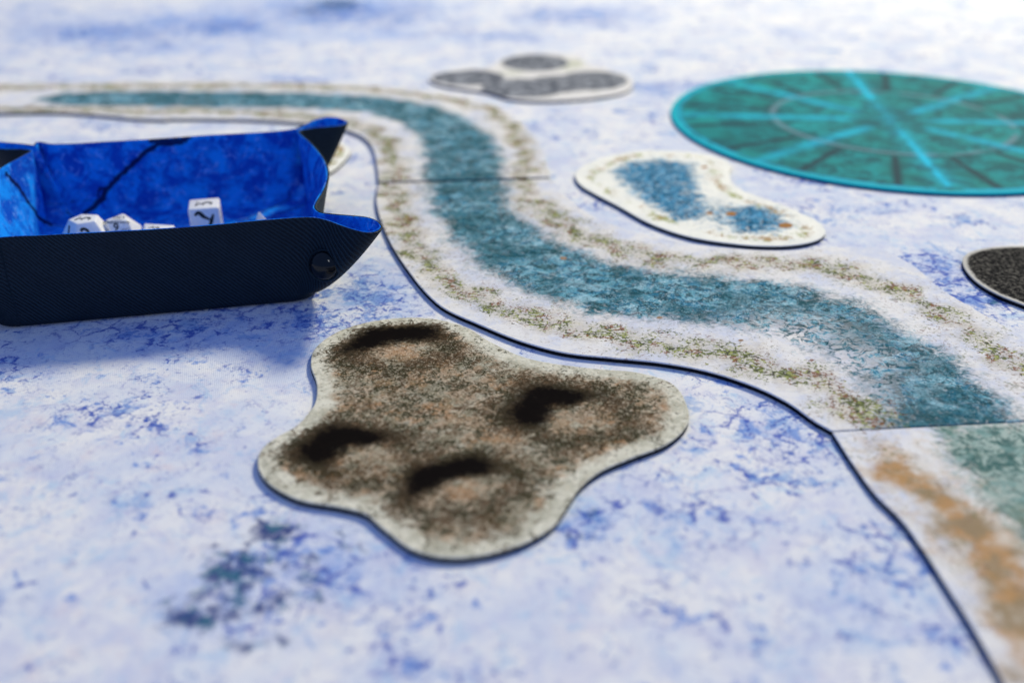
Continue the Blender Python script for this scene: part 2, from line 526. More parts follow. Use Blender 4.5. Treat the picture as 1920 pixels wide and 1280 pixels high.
def mat_rubber():
    g = G('black_foam_rubber')
    col = g.mix(g.step(g.noise(14, 4, 0.6), 0.4, 0.7), (0.008, 0.009, 0.014), (0.022, 0.023, 0.030))
    g.bump(g.noise(30, 3), 0.5, 0.0002)
    return g.out(col, 0.9, 0.03)


def mat_felt():
    g = G('blue_felt')
    crack_fold = g.at('crack_fold')
    a = g.noise(0.75, 6, 0.68, 0.5)
    col = g.mix(g.step(a, 0.40, 0.60), (0.003, 0.070, 0.50), (0.008, 0.27, 0.90))
    b = g.noise(2.2, 6, 0.7, 0.4, off=5)
    col = g.mix(g.mul(g.step(b, 0.50, 0.68), 0.6), col, (0.003, 0.065, 0.46))
    c = g.noise(1.9, 6, 0.75, 0.8, off=15)
    col = g.mix(g.mul(g.step(c, 0.54, 0.66), 0.6), col, (0.20, 0.42, 0.94))
    col = g.mix(g.mul(g.step(g.noise(22, 3, 0.7, off=25), 0.5, 0.7), 0.35), col, (0.03, 0.14, 0.70))
    ck = g.step(g.add(crack_fold, g.mul(g.sub(g.noise(3.5, 5, 0.75, off=35), 0.5), 2.0)), 0.40, 0.75)
    col = g.mix(g.mul(ck, 0.93), col, (0.003, 0.008, 0.06))
    g.bump(g.add(g.noise(26, 4, 0.7), g.noise(3, 4, 0.6)), 0.6, 0.0004)
    return g.out(col, 0.95, 0.03, 0.0)


def mat_trayouter():
    g = G('black_ribbed_cloth')
    u, v = g.at('wu'), g.at('wv')          # cm along the wall and up it
    per = 0.20
    k = 2 * math.pi / per
    wob = g.mul(g.sub(g.noise(0.8, 2), 0.5), 0.25)
    u2 = g.add(u, wob)
    a = g.f('SINE', g.mul(g.add(u2, v), k))
    b = g.f('SINE', g.mul(g.sub(u2, g.mul(v, 0.55)), k * 1.0))
    f1 = g.f('SINE', g.mul(u2, k * 2.1)); f2 = g.f('SINE', g.mul(v, k * 2.1))
    h = g.add(g.mul(a, 0.75), g.mul(g.mul(f1, f2), 0.45))
    n = g.noise(9, 4, 0.6)
    h = g.mul(h, g.step(g.noise(0.5, 4, 0.6, off=44), 0.30, 0.62, 0.35, 1.1))
    col = g.mix(g.step(h, -0.3, 1.0), (0.0022, 0.007, 0.015), (0.0115, 0.030, 0.050))
    col = g.mix(g.mul(g.step(n, 0.45, 0.7), 0.5), col, (0.012, 0.024, 0.042))
    g.bump(g.add(h, g.mul(n, 1.5)), 0.5, 0.0003)
    return g.out(col, 0.6, 0.14)


def mat_plain(name, col, rough=0.5, spec=0.4, **k):
    g = G(name)
    c = g.mix(g.mul(g.step(g.noise(6, 4, 0.6), 0.35, 0.7), 0.5), col, tuple(x * 0.82 for x in col))
    return g.out(c, rough, spec, **k)


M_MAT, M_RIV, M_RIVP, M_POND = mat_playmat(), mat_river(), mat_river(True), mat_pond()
M_CRAT, M_SLAB, M_CHAR, M_DISC = mat_crater(), mat_slabs(), mat_charcoal(), mat_disc()
M_RUB, M_FELT, M_OUT = mat_rubber(), mat_felt(), mat_trayouter()
M_SNAP = mat_plain('black_lacquered_metal', (0.003, 0.006, 0.010), 0.10, 0.25)
M_DIE = mat_plain('white_die_plastic', (0.80, 0.80, 0.81), 0.28, 0.5)
M_DIE.node_tree.nodes['Principled BSDF'].inputs['Subsurface Weight'].default_value = 0.15
M_DIE.node_tree.nodes['Principled BSDF'].inputs['Subsurface Radius'].default_value = (0.002, 0.002, 0.0015)
M_INK = mat_plain('black_engraved_ink', (0.012, 0.014, 0.014), 0.5, 0.3)
M_TABLE = mat_plain('dark_wood_table', (0.06, 0.035, 0.02), 0.5, 0.4)

# ------------------------------------------------------------------ surface
tb = mesh_obj('table', [(-2.6, -0.9, -0.006), (2.6, -0.9, -0.006), (2.6, 4.2, -0.006), (-2.6, 4.2, -0.006)], [(0, 1, 2, 3)], M_TABLE)
tb['kind'] = 'structure'

ys = np.concatenate([np.linspace(-0.25, 0.10, 40, endpoint=False), np.linspace(0.10, 1.4, 560, endpoint=False), np.linspace(1.4, 2.6, 100)])
xs = np.concatenate([np.linspace(-1.6, -0.6, 90, endpoint=False), np.linspace(-0.6, 0.6, 480, endpoint=False), np.linspace(0.6, 1.6, 90)])
YY, XX = np.meshgrid(ys, xs, indexing='ij')
P2 = np.stack([XX.ravel(), YY.ravel()], 1)
ink_and_shade = blob(P2, [(1450, 800, 140, 60, .6), (1300, 970, 160, 80, .45), (1120, 985, 70, 50, .8), (1640, 1010, 110, 60, .45), (1400, 900, 120, 50, .3), (1780, 540, 120, 60, .85), (1560, 400, 120, 30, .3), (700, 560, 75, 60, .9), (560, 600, 130, 40, .75), (300, 620, 260, 40, .55), (1470, 780, 90, 40, .5),  # print ink; patches below the tray also paint in its blue shadow
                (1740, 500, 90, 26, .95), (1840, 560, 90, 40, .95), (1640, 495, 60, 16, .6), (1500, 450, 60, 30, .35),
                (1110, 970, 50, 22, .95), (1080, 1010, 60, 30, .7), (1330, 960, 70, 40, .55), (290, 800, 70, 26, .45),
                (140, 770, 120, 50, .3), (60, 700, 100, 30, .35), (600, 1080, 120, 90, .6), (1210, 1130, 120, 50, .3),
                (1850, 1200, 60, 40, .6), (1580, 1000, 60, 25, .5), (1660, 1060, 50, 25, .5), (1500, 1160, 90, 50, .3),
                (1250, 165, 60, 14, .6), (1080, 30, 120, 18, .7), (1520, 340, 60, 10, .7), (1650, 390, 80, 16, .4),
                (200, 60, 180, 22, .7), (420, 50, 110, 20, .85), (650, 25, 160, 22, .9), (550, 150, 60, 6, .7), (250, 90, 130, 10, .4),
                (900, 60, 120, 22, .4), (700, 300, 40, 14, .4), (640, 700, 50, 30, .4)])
deep = blob(P2, [(440, 1070, 80, 55, .9), (380, 1150, 80, 36, .85), (450, 1135, 90, 34, .6), (505, 1000, 60, 36, .8), (575, 1080, 50, 70, .55), (655, 1010, 50, 40, .4), (1860, 1205, 60, 30, .5), (500, 1200, 120, 40, .35), (530, 1120, 60, 40, .5),
                 (390, 1180, 60, 30, .4), (630, 8, 60, 14, .8), (585, 20, 60, 12, .6), (1100, 960, 28, 14, .6),
                 (1090, 1005, 45, 10, .6), (440, 1035, 40, 16, .6), (1870, 565, 40, 14, .5)])
wash = blob(P2, [(430, 1110, 170, 90, .55), (620, 1060, 110, 80, .45), (690, 560, 90, 80, .65), (400, 620, 300, 60, .55), (1090, 985, 70, 40, .45), (1330, 960, 80, 50, .3), (1850, 1210, 90, 50, .3), (1620, 1120, 160, 90, .22), (1750, 520, 110, 45, .55), (1640, 390, 90, 20, .3), (620, 12, 200, 34, 1.0), (400, 45, 190, 36, .95), (190, 60, 170, 30, .85), (320, 90, 200, 18, .6), (700, 60, 160, 20, .6), (60, 30, 80, 30, .4), (250, 100, 160, 10, .35), (550, 148, 70, 7, .6), (880, 70, 140, 14, .4), (1110, 28, 130, 20, .55), (1250, 165, 70, 14, .6), (1000, 75, 80, 8, .3), (1480, 60, 100, 14, .25), (1700, 130, 150, 10, .2), (60, 700, 140, 24, .3), (1500, 780, 70, 40, .25), (790, 1130, 120, 60, .2)])  # print wash; the patch before the tray wall deepens its shadow in colour
warm = blob(P2, [(250, 830, 330, 130, .6), (200, 1200, 300, 100, .5)])
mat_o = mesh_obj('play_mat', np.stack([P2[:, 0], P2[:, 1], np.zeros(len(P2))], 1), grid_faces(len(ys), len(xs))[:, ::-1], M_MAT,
                 attrs={'ink_and_shade': ink_and_shade, 'deep': deep, 'warm': warm, 'wash': wash})
mat_o['kind'] = 'structure'

# ------------------------------------------------------------------ flat foam pieces
THK = 0.0023


def skirt(loop, z_list, off_list):
    """rings that follow a closed loop (n,2), pushed outwards by off at height z"""
    d = np.roll(loop, -1, 0) - np.roll(loop, 1, 0)
    d /= np.maximum(np.linalg.norm(d, axis=1, keepdims=True), 1e-12)
    area = 0.5 * np.sum(loop[:, 0] * np.roll(loop[:, 1], -1) - np.roll(loop[:, 0], -1) * loop[:, 1])
    nrm = np.stack([d[:, 1], -d[:, 0]], 1) * (1 if area > 0 else -1)
    V = []
    for i in range(len(loop)):
        for z, o in zip(z_list, off_list):
            V.append((*(loop[i] + nrm[i] * o), z))
    F = grid_faces(len(loop), len(z_list), closed=True)
    if area > 0: F = F[:, ::-1]
    return np.array(V), F


def piece(name, V2, faces, loop_idx, attrs, mat, label, cat, group=None, thk=THK, lipz=0.0005):
    """a foam piece: printed cloth face (with a rolled edge) over a black rubber body"""
    c = V2.mean(0)
    L = V2 - c
    root = empty(name, (c[0], c[1], 0), 0, label, cat, group)
    loop = L[loop_idx]
    sv, sf = skirt(loop, [thk, thk - 0.00012, thk - 0.0003, thk - lipz], [0.0, 0.00025, 0.00038, 0.0004])
    n = len(L)
    V = np.vstack([np.column_stack([L, np.full(n, thk)]), sv])
    # orient the face sheet upwards
    f0 = faces[len(faces) // 2]
    a, b, cc = V[f0[0]], V[f0[1]], V[f0[2]]
    if np.cross(b - a, cc - a)[2] < 0: faces = faces[:, ::-1]
    F = np.vstack([faces, sf + n])
    at = {k: np.concatenate([v, np.repeat(v[loop_idx], 4)]) for k, v in attrs.items()}
    mesh_obj('printed_face', V, F, mat, root, attrs=at)
    rv, rf = skirt(loop, [thk - lipz, thk - lipz - 0.00008, 0.0003, 0.0001], [0.0002, 0.00034, 0.00042, 0.0001])
    mesh_obj('rubber_base', rv, rf, M_RUB, root)
    return root


def ladder(L, R, n, m, sl=True):
    A = resample(L, n); B = resample(R, n)
    t = np.linspace(0, 1, m)
    V = A[:, None, :] * (1 - t)[None, :, None] + B[:, None, :] * t[None, :, None]
    V = V.reshape(-1, 2)
    idx = np.arange(n * m).reshape(n, m)
    loop = np.concatenate([idx[:, 0], idx[-1, 1:], idx[::-1, -1][1:], idx[0, ::-1][1:-1]])
    return V, grid_faces(n, m), loop


def radial(outline, centre, n, m):
    O = resample(outline, n, closed=True)
    t = np.linspace(0.00002, 1, m) ** 0.8
    V = centre[None, None, :] * (1 - t)[None, :, None] + O[:, None, :] * t[None, :, None]
    return V.reshape(-1, 2), grid_faces(n, m, closed=True), np.arange(n) * m + m - 1


# river banks traced from the photograph
lowA = spots([(-260, 214), (-120, 214), (0, 217), (100, 216), (180, 220), (250, 227), (314, 230)])
topA = spots([(-260, 161), (-120, 161), (0, 161), (100, 160), (200, 159), (300, 158), (361, 157)])
lowB = spots([(316, 228), (400, 228), (480, 230), (560, 235), (635, 245), (680, 262), (700, 285), (708, 318), (711, 347)])
topB = spots([(363, 157), (430, 157), (500, 159), (600, 161), (700, 166), (790, 173), (870, 185), (930, 206), (980, 240), (1008, 275), (1022, 308), (1029, 338)])
lowC = spots([(711, 351), (707, 380), (713, 412), (735, 465), (765, 512), (800, 556), (835, 586), (900, 616), (980, 648), (1060, 669), (1150, 679),
              (1240, 688), (1330, 705), (1420, 735), (1480, 765), (1525, 797), (1558, 816)])
topC = spots([(1030, 342), (1055, 370), (1110, 412), (1200, 446), (1320, 468), (1450, 478), (1560, 472), (1640, 474), (1700, 499), (1762, 550), (1837, 595), (1925, 646), (2040, 716), (2110, 788)])
lowD = spots([(1561, 820), (1600, 880), (1640, 935), (1690, 985), (1730, 1040), (1775, 1110), (1825, 1190), (1880, 1290), (1930, 1400)])
topD = spots([(2112, 791), (2220, 870), (2330, 960), (2420, 1060), (2500, 1180), (2560, 1300), (2600, 1400)])

waterA = spots([(60, 193), (110, 180), (200, 176), (400, 176), (400, 207), (200, 205), (110, 203)])
waterBC_up = [(330, 176), (450, 177), (560, 179), (680, 184), (760, 193), (820, 205), (880, 228), (925, 262), (945, 310), (948, 345), (957, 385), (985, 420),
              (1050, 462), (1130, 492), (1220, 512), (1350, 524), (1480, 540), (1600, 573), (1690, 622), (1780, 678), (1850, 730), (1915, 800), (2010, 900)]
waterBC_lo = [(1700, 900), (1655, 812), (1640, 770), (1600, 718), (1540, 675), (1460, 640), (1370, 622), (1280, 612), (1180, 605), (1080, 590), (980, 556),
              (900, 512), (850, 462), (812, 402), (790, 348), (795, 310), (785, 268), (755, 235), (690, 218), (600, 210), (500, 208), (330, 207)]
waterBC = spots(waterBC_up + waterBC_lo)
waterD = spots([(1740, 800), (2060, 790), (2200, 900), (2330, 1100), (2400, 1350), (2080, 1350), (1990, 1150), (1900, 1010), (1800, 900)])
mossA = [spots([(-200, 170), (0, 170), (150, 168), (350, 166)]), spots([(-200, 210), (0, 210), (150, 212), (320, 217)])]
mossB = [spots([(370, 166), (520, 166), (700, 173), (830, 190), (920, 212), (965, 250), (985, 290), (988, 325), (978, 345)]),
         spots([(320, 214), (450, 216), (600, 226), (670, 240), (720, 262), (735, 290), (738, 330), (738, 350)])]
mossC = [spots([(738, 345), (745, 395), (760, 440), (795, 490), (835, 535), (880, 560), (950, 588), (1040, 615), (1130, 636), (1220, 652), (1330, 668), (1430, 690), (1500, 712), (1560, 745), (1610, 775), (1650, 812)]),
         spots([(975, 345), (1000, 385), (1045, 420), (1090, 450), (1150, 470), (1230, 492), (1330, 502), (1440, 500), (1540, 506), (1630, 530), (1700, 563), (1760, 590), (1820, 635), (1870, 672), (1960, 720)])]
mossD = [spots([(1680, 890), (1730, 925), (1800, 985), (1855, 1050), (1905, 1120), (1950, 1200), (2010, 1320)])]
leaves = [(1056, 492, 8, 4), (1236, 604, 7, 3), (1388, 647, 6, 3)]


def leafmask(P, L):
    return blob(P, [(x, y, rx, ry, 1.0) for x, y, rx, ry in L])


def river(L, R, n, m, water, moss, mat, label, wsoft=0.006, msig=0.006, foam=()):
    V, F, loop = ladder(L, R, n, m)
    X, Y = V[:, 0], V[:, 1]
    Vw = V + .0029 * np.stack([np.sin(X * 131 + 2 * np.sin(Y * 97)) + .6 * np.sin(Y * 310 + X * 90), np.sin(Y * 143 + 2 * np.sin(X * 83) + 1) + .6 * np.sin(X * 290 - Y * 70)], 1)
    w = sm(sdf(V + (Vw - V) * .6, water), -wsoft, wsoft)
    mo = np.zeros(len(V))
    for ln in moss:
        mo = np.maximum(mo, np.exp(-(dist_line(Vw, ln) / msig) ** 2))
    e = np.minimum(dist_line(V, L), dist_line(V, R))
    return piece('river_section', V, F, loop, {'water': w, 'moss': mo, 'foam': blob(V, foam) if foam else np.zeros(len(V)),
                 'leaf': leafmask(V, leaves), 'edge': sm(e, 0, 0.004)}, mat, label, 'river section', 'printed river sections')


river(lowA, topA, 160, 60, waterA, mossA, M_RIV, 'far pale river section at the left edge, behind the blue dice tray', 0.008, 0.013)
river(lowB, topB, 260, 90, waterBC, mossB, M_RIV, 'curved far river section bending from behind the tray to the first cross seam', 0.010, 0.012)
river(lowC, topC, 420, 130, waterBC, mossC, M_RIV, 'long S-curved teal river section in the middle with green and brown mossy banks', 0.0125, 0.0125,
      [(1450, 645, 130, 42, 1.2), (1560, 690, 110, 46, 1.1), (1380, 635, 80, 24, .9), (1640, 740, 50, 40, .6), (1500, 610, 90, 16, .5)])
river(lowD, topD, 220, 110, waterD, mossD, M_RIVP, 'nearest river section, pale green water with an ochre bank, in the lower right corner', 0.012, 0.014)

# cracked crater piece
crater_px = [(585, 692), (594, 661), (639, 629), (711, 609), (800, 605), (872, 622), (917, 649), (989, 681), (1109, 700), (1195, 708), (1257, 728), (1284, 766),
             (1286, 804), (1248, 841), (1180, 868), (1123, 893), (1083, 926), (1056, 966), (1030, 1000), (953, 1038), (850, 1055), (780, 1042), (720, 1000), (685, 972),
             (640, 960), (560, 945), (505, 914), (486, 880), (494, 852), (520, 830), (556, 810), (580, 785), (594, 762), (596, 728)]
cout = spots(crater_px)
ccen = np.array(spot(800, 780))
V, F, loop = radial(cout, ccen, 640, 110)
dk = np.zeros(len(V)); tn = np.zeros(len(V)); ol = np.zeros(len(V))
for cx, cy, rx, ry, fa, wd, tx, ty, ta in ((745, 660, 100, 42, 112, .40, .00, -.30, .9), (1062, 786, 112, 52, 140, .36, .28, -.42, 1.0), (672, 862, 108, 54, 128, .38, .30, -.10, .75), (858, 922, 106, 56, 120, .36, .30, -.12, .95)):
    cc_ = (np.array(spot(cx, cy - ry)) + np.array(spot(cx, cy + ry))) / 2
    ux = (np.array(spot(cx + rx, cy)) - np.array(spot(cx - rx, cy))) / 2
    uy = (np.array(spot(cx, cy - ry)) - np.array(spot(cx, cy + ry))) / 2
    q_ = (V - cc_) @ np.linalg.inv(np.stack([ux, uy], 1)).T
    # uneven rims
    ang_ = np.arctan2(q_[:, 1], q_[:, 0])
    rad_ = np.hypot(q_[:, 0], q_[:, 1]) * (1 + .10 * np.sin(2 * ang_ + cx) + .07 * np.sin(5 * ang_ + cy))
    face_ = np.cos(ang_ - math.radians(fa))
    dk = np.maximum(dk, 1.35 * np.exp(-((rad_ - .55) / wd) ** 2) * sm(face_, -.35, .75) + .45 * np.exp(-((rad_ - .8) / .3) ** 2) * sm(face_, -.8, .5))
    tn = np.maximum(tn, ta * np.exp(-(((q_[:, 0] - tx) / .48) ** 2 + ((q_[:, 1] - ty) / .34) ** 2)))
    ol = np.maximum(ol, np.exp(-((rad_ - 1.0) / .38) ** 2))
ed = dist_line(V, np.vstack([resample(cout, 200, True), resample(cout, 200, True)[:1]]))
piece('crater_tile', V, F, loop, {'edge': sm(ed, 0.0, 0.013), 'dark': dk, 'tan': tn, 'olive': ol}, M_CRAT,
      'four-lobed olive and brown crater piece with four black hollows, in front of the tray', 'terrain tile')

# small pond piece
pout = spots([(1079, 335), (1090, 320), (1115, 308), (1150, 297), (1200, 289), (1262, 289), (1320, 295), (1350, 303), (1368, 315), (1366, 332), (1372, 350), (1395, 366), (1440, 382),
              (1490, 402), (1530, 422), (1545, 441), (1532, 456), (1490, 466), (1430, 468), (1360, 462), (1290, 450), (1220, 426), (1160, 393), (1120, 372), (1090, 354)])
V, F, loop = radial(pout, np.array(spot(1290, 385)), 400, 80)
wat = spots([(1152, 328), (1180, 312), (1240, 306), (1290, 314), (1298, 335), (1300, 365), (1330, 385), (1390, 395), (1440, 398), (1462, 412), (1470, 428), (1440, 442), (1380, 440), (1330, 420), (1270, 418), (1215, 385), (1170, 350)])
w = sm(sdf(V, wat), -.014, .009) * (1 - 0.42 * np.exp(-(dist_line(V, spots([(1335, 375), (1345, 425)])) / .011) ** 2))
ed = dist_line(V, np.vstack([resample(pout, 160, True), resample(pout, 160, True)[:1]]))
mo = np.exp(-((ed - .010) / .005) ** 2)
piece('pond_tile', V, F, loop, {'water': w, 'moss': mo, 'leaf': leafmask(V, [(1370, 408, 12, 5), (1472, 430, 16, 6), (1330, 407, 8, 3), (1320, 320, 8, 3)])}, M_POND,
      'white kidney-shaped pond piece with two teal pools, below the teal disc', 'terrain tile')

# far slab piece
sout = spots([(806, 152), (825, 143), (870, 137), (915, 133), (938, 118), (970, 109), (1030, 106), (1080, 111), (1100, 124), (1135, 134), (1175, 148), (1186, 163), (1168, 178),
              (1100, 190), (1000, 194), (955, 190), (915, 178), (860, 170), (820, 162)])
V, F, loop = radial(sout, np.array(spot(1000, 152)), 320, 60)


def ell(P, x, y, rx, ry):
    c = np.array(spot(x, y)); u = (np.array(spot(x + rx, y)) - np.array(spot(x - rx, y))) / 2; v = (np.array(spot(x, y - ry)) - np.array(spot(x, y + ry))) / 2
    c = (np.array(spot(x, y - ry)) + np.array(spot(x, y + ry))) / 2
    q = (P - c) @ np.linalg.inv(np.stack([u, v], 1)).T
    return sm(1 - np.hypot(*q.T), -.12, .22)


dk = np.maximum.reduce([ell(V, 1003, 123, 66, 17), ell(V, 878, 151, 72, 16), ell(V, 982, 171, 84, 19), ell(V, 1110, 157, 72, 20) * .8, ell(V, 1050, 163, 70, 18) * .75])
mo = blob(V, [(1075, 125, 30, 12, 1.0), (960, 142, 40, 8, .8), (1060, 135, 30, 8, .7)])
piece('rubble_tile', V, F, loop, {'dark': dk, 'moss': mo}, M_SLAB,
      'far blurred white piece with four dark grey ovals, left of the teal disc', 'terrain tile')

# charcoal piece cut by the right edge
kout = spots([(1805, 502), (1812, 484), (1845, 473), (1900, 469), (1990, 472), (2070, 492), (2110, 530), (2100, 575), (2040, 606), (1975, 602), (1920, 580), (1868, 559), (1828, 534)])
V, F, loop = radial(kout, np.array(spot(1950, 530)), 300, 70)
ed = dist_line(V, np.vstack([resample(kout, 160, True), resample(kout, 160, True)[:1]]))
piece('charcoal_tile', V, F, loop, {'edge': sm(ed, -0.001, 0.0055)}, M_CHAR,
      'rounded charcoal black speckled piece at the right edge of the picture', 'terrain tile')

# little piece half hidden behind the tray
tout = spots([(655, 287), (640, 273), (600, 266), (540, 268), (500, 285), (490, 305), (510, 330), (560, 338), (610, 332), (640, 312)])
V, F, loop = radial(tout, np.array(spot(575, 300)), 240, 50)
ed = dist_line(V, np.vstack([resample(tout, 120, True), resample(tout, 120, True)[:1]]))
piece('pond_tile', V, F, loop, {'water': sm(ed, .022, .034), 'moss': sm(ed, .001, .005) * 1.4, 'leaf': np.zeros(len(V))}, M_POND,
      'small white mossy piece peeking out behind the right wall of the tray', 'terrain tile')

# teal disc
DC = np.array([0.2752, 0.7150]); DR = 0.1575
nr, na = 130, 720
rr = np.linspace(0.00002, DR, nr); aa = np.linspace(0, 2 * np.pi, na, endpoint=False)
A, Rr = np.meshgrid(aa, rr, indexing='ij')
V = np.stack([DC[0] + Rr.ravel() * np.cos(A.ravel()), DC[1] + Rr.ravel() * np.sin(A.ravel())], 1)
a_, r_ = A.ravel(), Rr.ravel()
a0 = math.atan2(*(np.array(spot(1592, 136, THK)) - DC)[::-1])
beam = np.zeros(len(V))
for k in range(8):
    da = (a_ - a0 - k * np.pi / 4 + np.pi) % (2 * np.pi) - np.pi
    perp = np.where(np.abs(da) < np.pi / 2, np.abs(np.sin(da)) * r_, 1)
    if k % 4 == 0:
        b = .9 * np.exp(-(perp / .0024) ** 2) * (0.45 + .55 * sm(r_, .03, .07)) + .30 * np.exp(-(perp / .008) ** 2)
    else:
        b = .72 * np.exp(-(perp / .0055) ** 2) * sm(r_, .018, .04) * (1 - .35 * sm(r_, .09, .15))
    beam = np.maximum(beam, b)
joint = np.zeros(len(V))
for k in range(16):
    an = a0 + np.pi / 16 + k * np.pi / 8
    da = (a_ - an + np.pi) % (2 * np.pi) - np.pi
    perp = np.where(np.abs(da) < np.pi / 2, np.abs(np.sin(da)) * r_, 1)
    joint = np.maximum(joint, 1.2 * np.exp(-(perp / .0032) ** 2) * sm(r_, .088, .092) * (1 - sm(r_, .150, .154)))
joint = np.maximum(joint, .8 * np.exp(-((r_ - .0885) / .0020) ** 2))
joint = np.maximum(joint, .6 * np.exp(-((r_ - .052) / .0020) ** 2) * (np.sin(a_ * 5 + 1) > .2))
joint = np.maximum(joint, .5 * np.exp(-((r_ - .151) / .002) ** 2))
beam = np.maximum(beam, .8 * np.exp(-((r_ - .1525) / .0022) ** 2))
wk = np.floor(((a_ - a0 - np.pi / 16) % (2 * np.pi)) / (np.pi / 8)); rk = (r_ > .0885) * 1 + (r_ > .052) * 1
tone = (np.sin(wk * 12.9898 + rk * 78.233) * 43758.5453) % 1.0
ring = np.exp(-((r_ - .0835) / .0020) ** 2)
piece('teal_disc', V, grid_faces(na, nr, True), np.arange(na) * nr + nr - 1,
      {'beam': beam, 'joint': joint, 'ring': ring, 'hub': 1 - sm(r_, .018, .034), 'tone': tone, 'rim': sm(r_, .1548, .1556)}, M_DISC,
      'large round teal disc printed with stone blocks and bright cyan spokes', 'game disc', lipz=0.0011)

# ------------------------------------------------------------------ dice tray
TC = np.array([-0.173, 0.468]); TR = math.radians(12.3)
c_, s_ = math.cos(TR), math.sin(TR)
ROT = np.array([[c_, s_], [-s_, c_]])       # world -> tray axes
tray = empty('dice_tray', (TC[0], TC[1], 0), TR, 'square dice tray with black ribbed cloth outside, royal blue felt inside and pinched corners', 'dice tray')


def tl(lst, z=0.042):
    return (spots(lst, z) - TC) @ ROT.T


HB = (0.0705, 0.0690)
CR = 0.010
# each entry: rim polyline piece and the way its base runs
nearR_front = tl([(585, 408), (612, 413), (640, 423), (668, 432), (690, 436), (705, 434), (714, 427)])
nearR_back = tl([(714, 424), (706, 415), (690, 409), (665, 406), (640, 404), (618, 402)])
side = tl([(600, 399), (590, 391), (592, 380), (604, 360), (612, 342), (614, 322), (608, 302), (595, 283), (578, 265), (562, 251)])
farR_front = tl([(560, 246), (585, 241), (615, 238), (635, 236), (650, 231)])
farR_back = tl([(648, 227), (634, 222), (612, 221), (590, 226), (572, 235), (556, 242)])
far = tl([(530, 246), (480, 250), (400, 254), (300, 261), (200, 267), (130, 271), (95, 271), (70, 267)])
# mirrored for the left
def mirror_ear(front, back):
    return [(-x, y) for x, y in back[::-1]], [(-x, y) for x, y in front[::-1]]
farL_a = np.array([(-.0700, .0690), (-.078, .0735), (-.087, .078), (-.094, .0815), (-.099, .0830)])
farL_b = np.array([(-.0995, .0820), (-.096, .0745), (-.090, .0690), (-.083, .0655), (-.075, .0635)])
left = np.array([(-.0700, .0600), (-.0725, .050), (-.078, .034), (-.0815, .015), (-.0820, -.005), (-.079, -.028), (-.073, -.048), (-.0695, -.058)])
nearL_a = np.array([(-.0720, -.0640), (-.079, -.0690), (-.087, -.0740), (-.094, -.0800), (-.0985, -.0870)])
nearL_b = np.array([(-.0975, -.0885), (-.090, -.0870), (-.082, -.0810), (-.0745, -.0740), (-.067, -.0700)])
near = np.array([(-.058, -.0675), (-.040, -.0685), (-.018, -.0700), (.005, -.0715), (.030, -.0715), (.050, -.0702)])

hx, hy = HB


def corner(cx, cy, a0_, a1_, n):
    a = np.linspace(a0_, a1_, n)
    return np.stack([cx + CR * np.cos(a), cy + CR * np.sin(a)], 1)


segs = []
D = math.radians
segs.append((near, np.stack([np.clip(near[:, 0], -hx + CR, hx - CR), np.full(len(near), -hy)], 1)))
ear = np.vstack([nearR_front, nearR_back]); segs.append((ear, corner(hx - CR, -hy + CR, D(-90), D(0), len(ear))))
segs.append((side, np.stack([np.full(len(side), hx), np.clip(side[:, 1], -hy + CR, hy - CR)], 1)))
ear = np.vstack([farR_front, farR_back]); segs.append((ear, corner(hx - CR, hy - CR, 0, D(90), len(ear))))
segs.append((far, np.stack([np.clip(far[:, 0], -hx + CR, hx - CR), np.full(len(far), hy)], 1)))
ear = np.vstack([farL_a, farL_b]); segs.append((ear, corner(-hx + CR, hy - CR, D(90), D(180), len(ear))))
segs.append((left, np.stack([np.full(len(left), -hx), np.clip(left[:, 1], -hy + CR, hy - CR)], 1)))
ear = np.vstack([nearL_a, nearL_b]); segs.append((ear, corner(-hx + CR, -hy + CR, D(180), D(270), len(ear))))
rim_k = np.vstack([s0 for s0, s1 in segs]); base_k = np.vstack([s1 for s0, s1 in segs])
both = np.hstack([rim_k, base_k])
NP = 900
both = resample(both, NP, closed=True)
rim, base = both[:, :2], both[:, 2:]
# wall surface: u around, v from the floor's middle over the edge up to the rim
RZ = 0.042
dsk = np.roll(base, -1, 0) - np.roll(base, 1, 0)
rows = []          # list of (n,3)
arc = np.concatenate([[0], np.cumsum(np.linalg.norm(np.diff((rim + base) / 2, axis=0), axis=1))])
for q in np.linspace(0.02, 0.955, 26):
    rows.append(np.column_stack([base * q, np.full(NP, 0.0011)]))
rb = 0.0032
for a in np.linspace(0, math.pi / 2, 7)[1:]:
    inset = rb * (1 - math.sin(a)) / hx
    rows.append(np.column_stack([base * (1 - inset), np.full(NP, 0.0011 + rb * (1 - math.cos(a)))]))
nfloor = len(rows)
z0 = 0.0011 + rb
ww = np.linalg.norm(rim - base, axis=1)
NW = 34
earness = sm(ww, 0.012, 0.026)
for i in range(1, NW + 1):
    s0 = i / NW
    pw = 1.0 - 0.28 * earness
    k = s0 ** pw
    p = base * (1 - k)[:, None] + rim * k[:, None]
    # soft wobble of the cloth
    wob = np.array([mnoise.noise(Vector((p[j, 0] * 28, p[j, 1] * 28, s0 * 1.7))) for j in range(0, NP, 4)])
    wob = np.interp(np.arange(NP), np.arange(0, NP, 4), wob)
    nb = base / np.linalg.norm(base, axis=1, keepdims=True)
    p = p + nb * (wob * 0.0011 * math.sin(math.pi * s0))[:, None] * (1 - earness)[:, None]
    z = z0 + (RZ - z0) * s0
    rows.append(np.column_stack([p, np.full(NP, z)]))
S = np.stack(rows, 1)              # (NP, NR, 3)
NR = S.shape[1]
du = np.roll(S, -1, 0) - np.roll(S, 1, 0)
dv = np.gradient(S, axis=1)
nrm = np.cross(du, dv)
nrm /= np.maximum(np.linalg.norm(nrm, axis=2, keepdims=True), 1e-12)
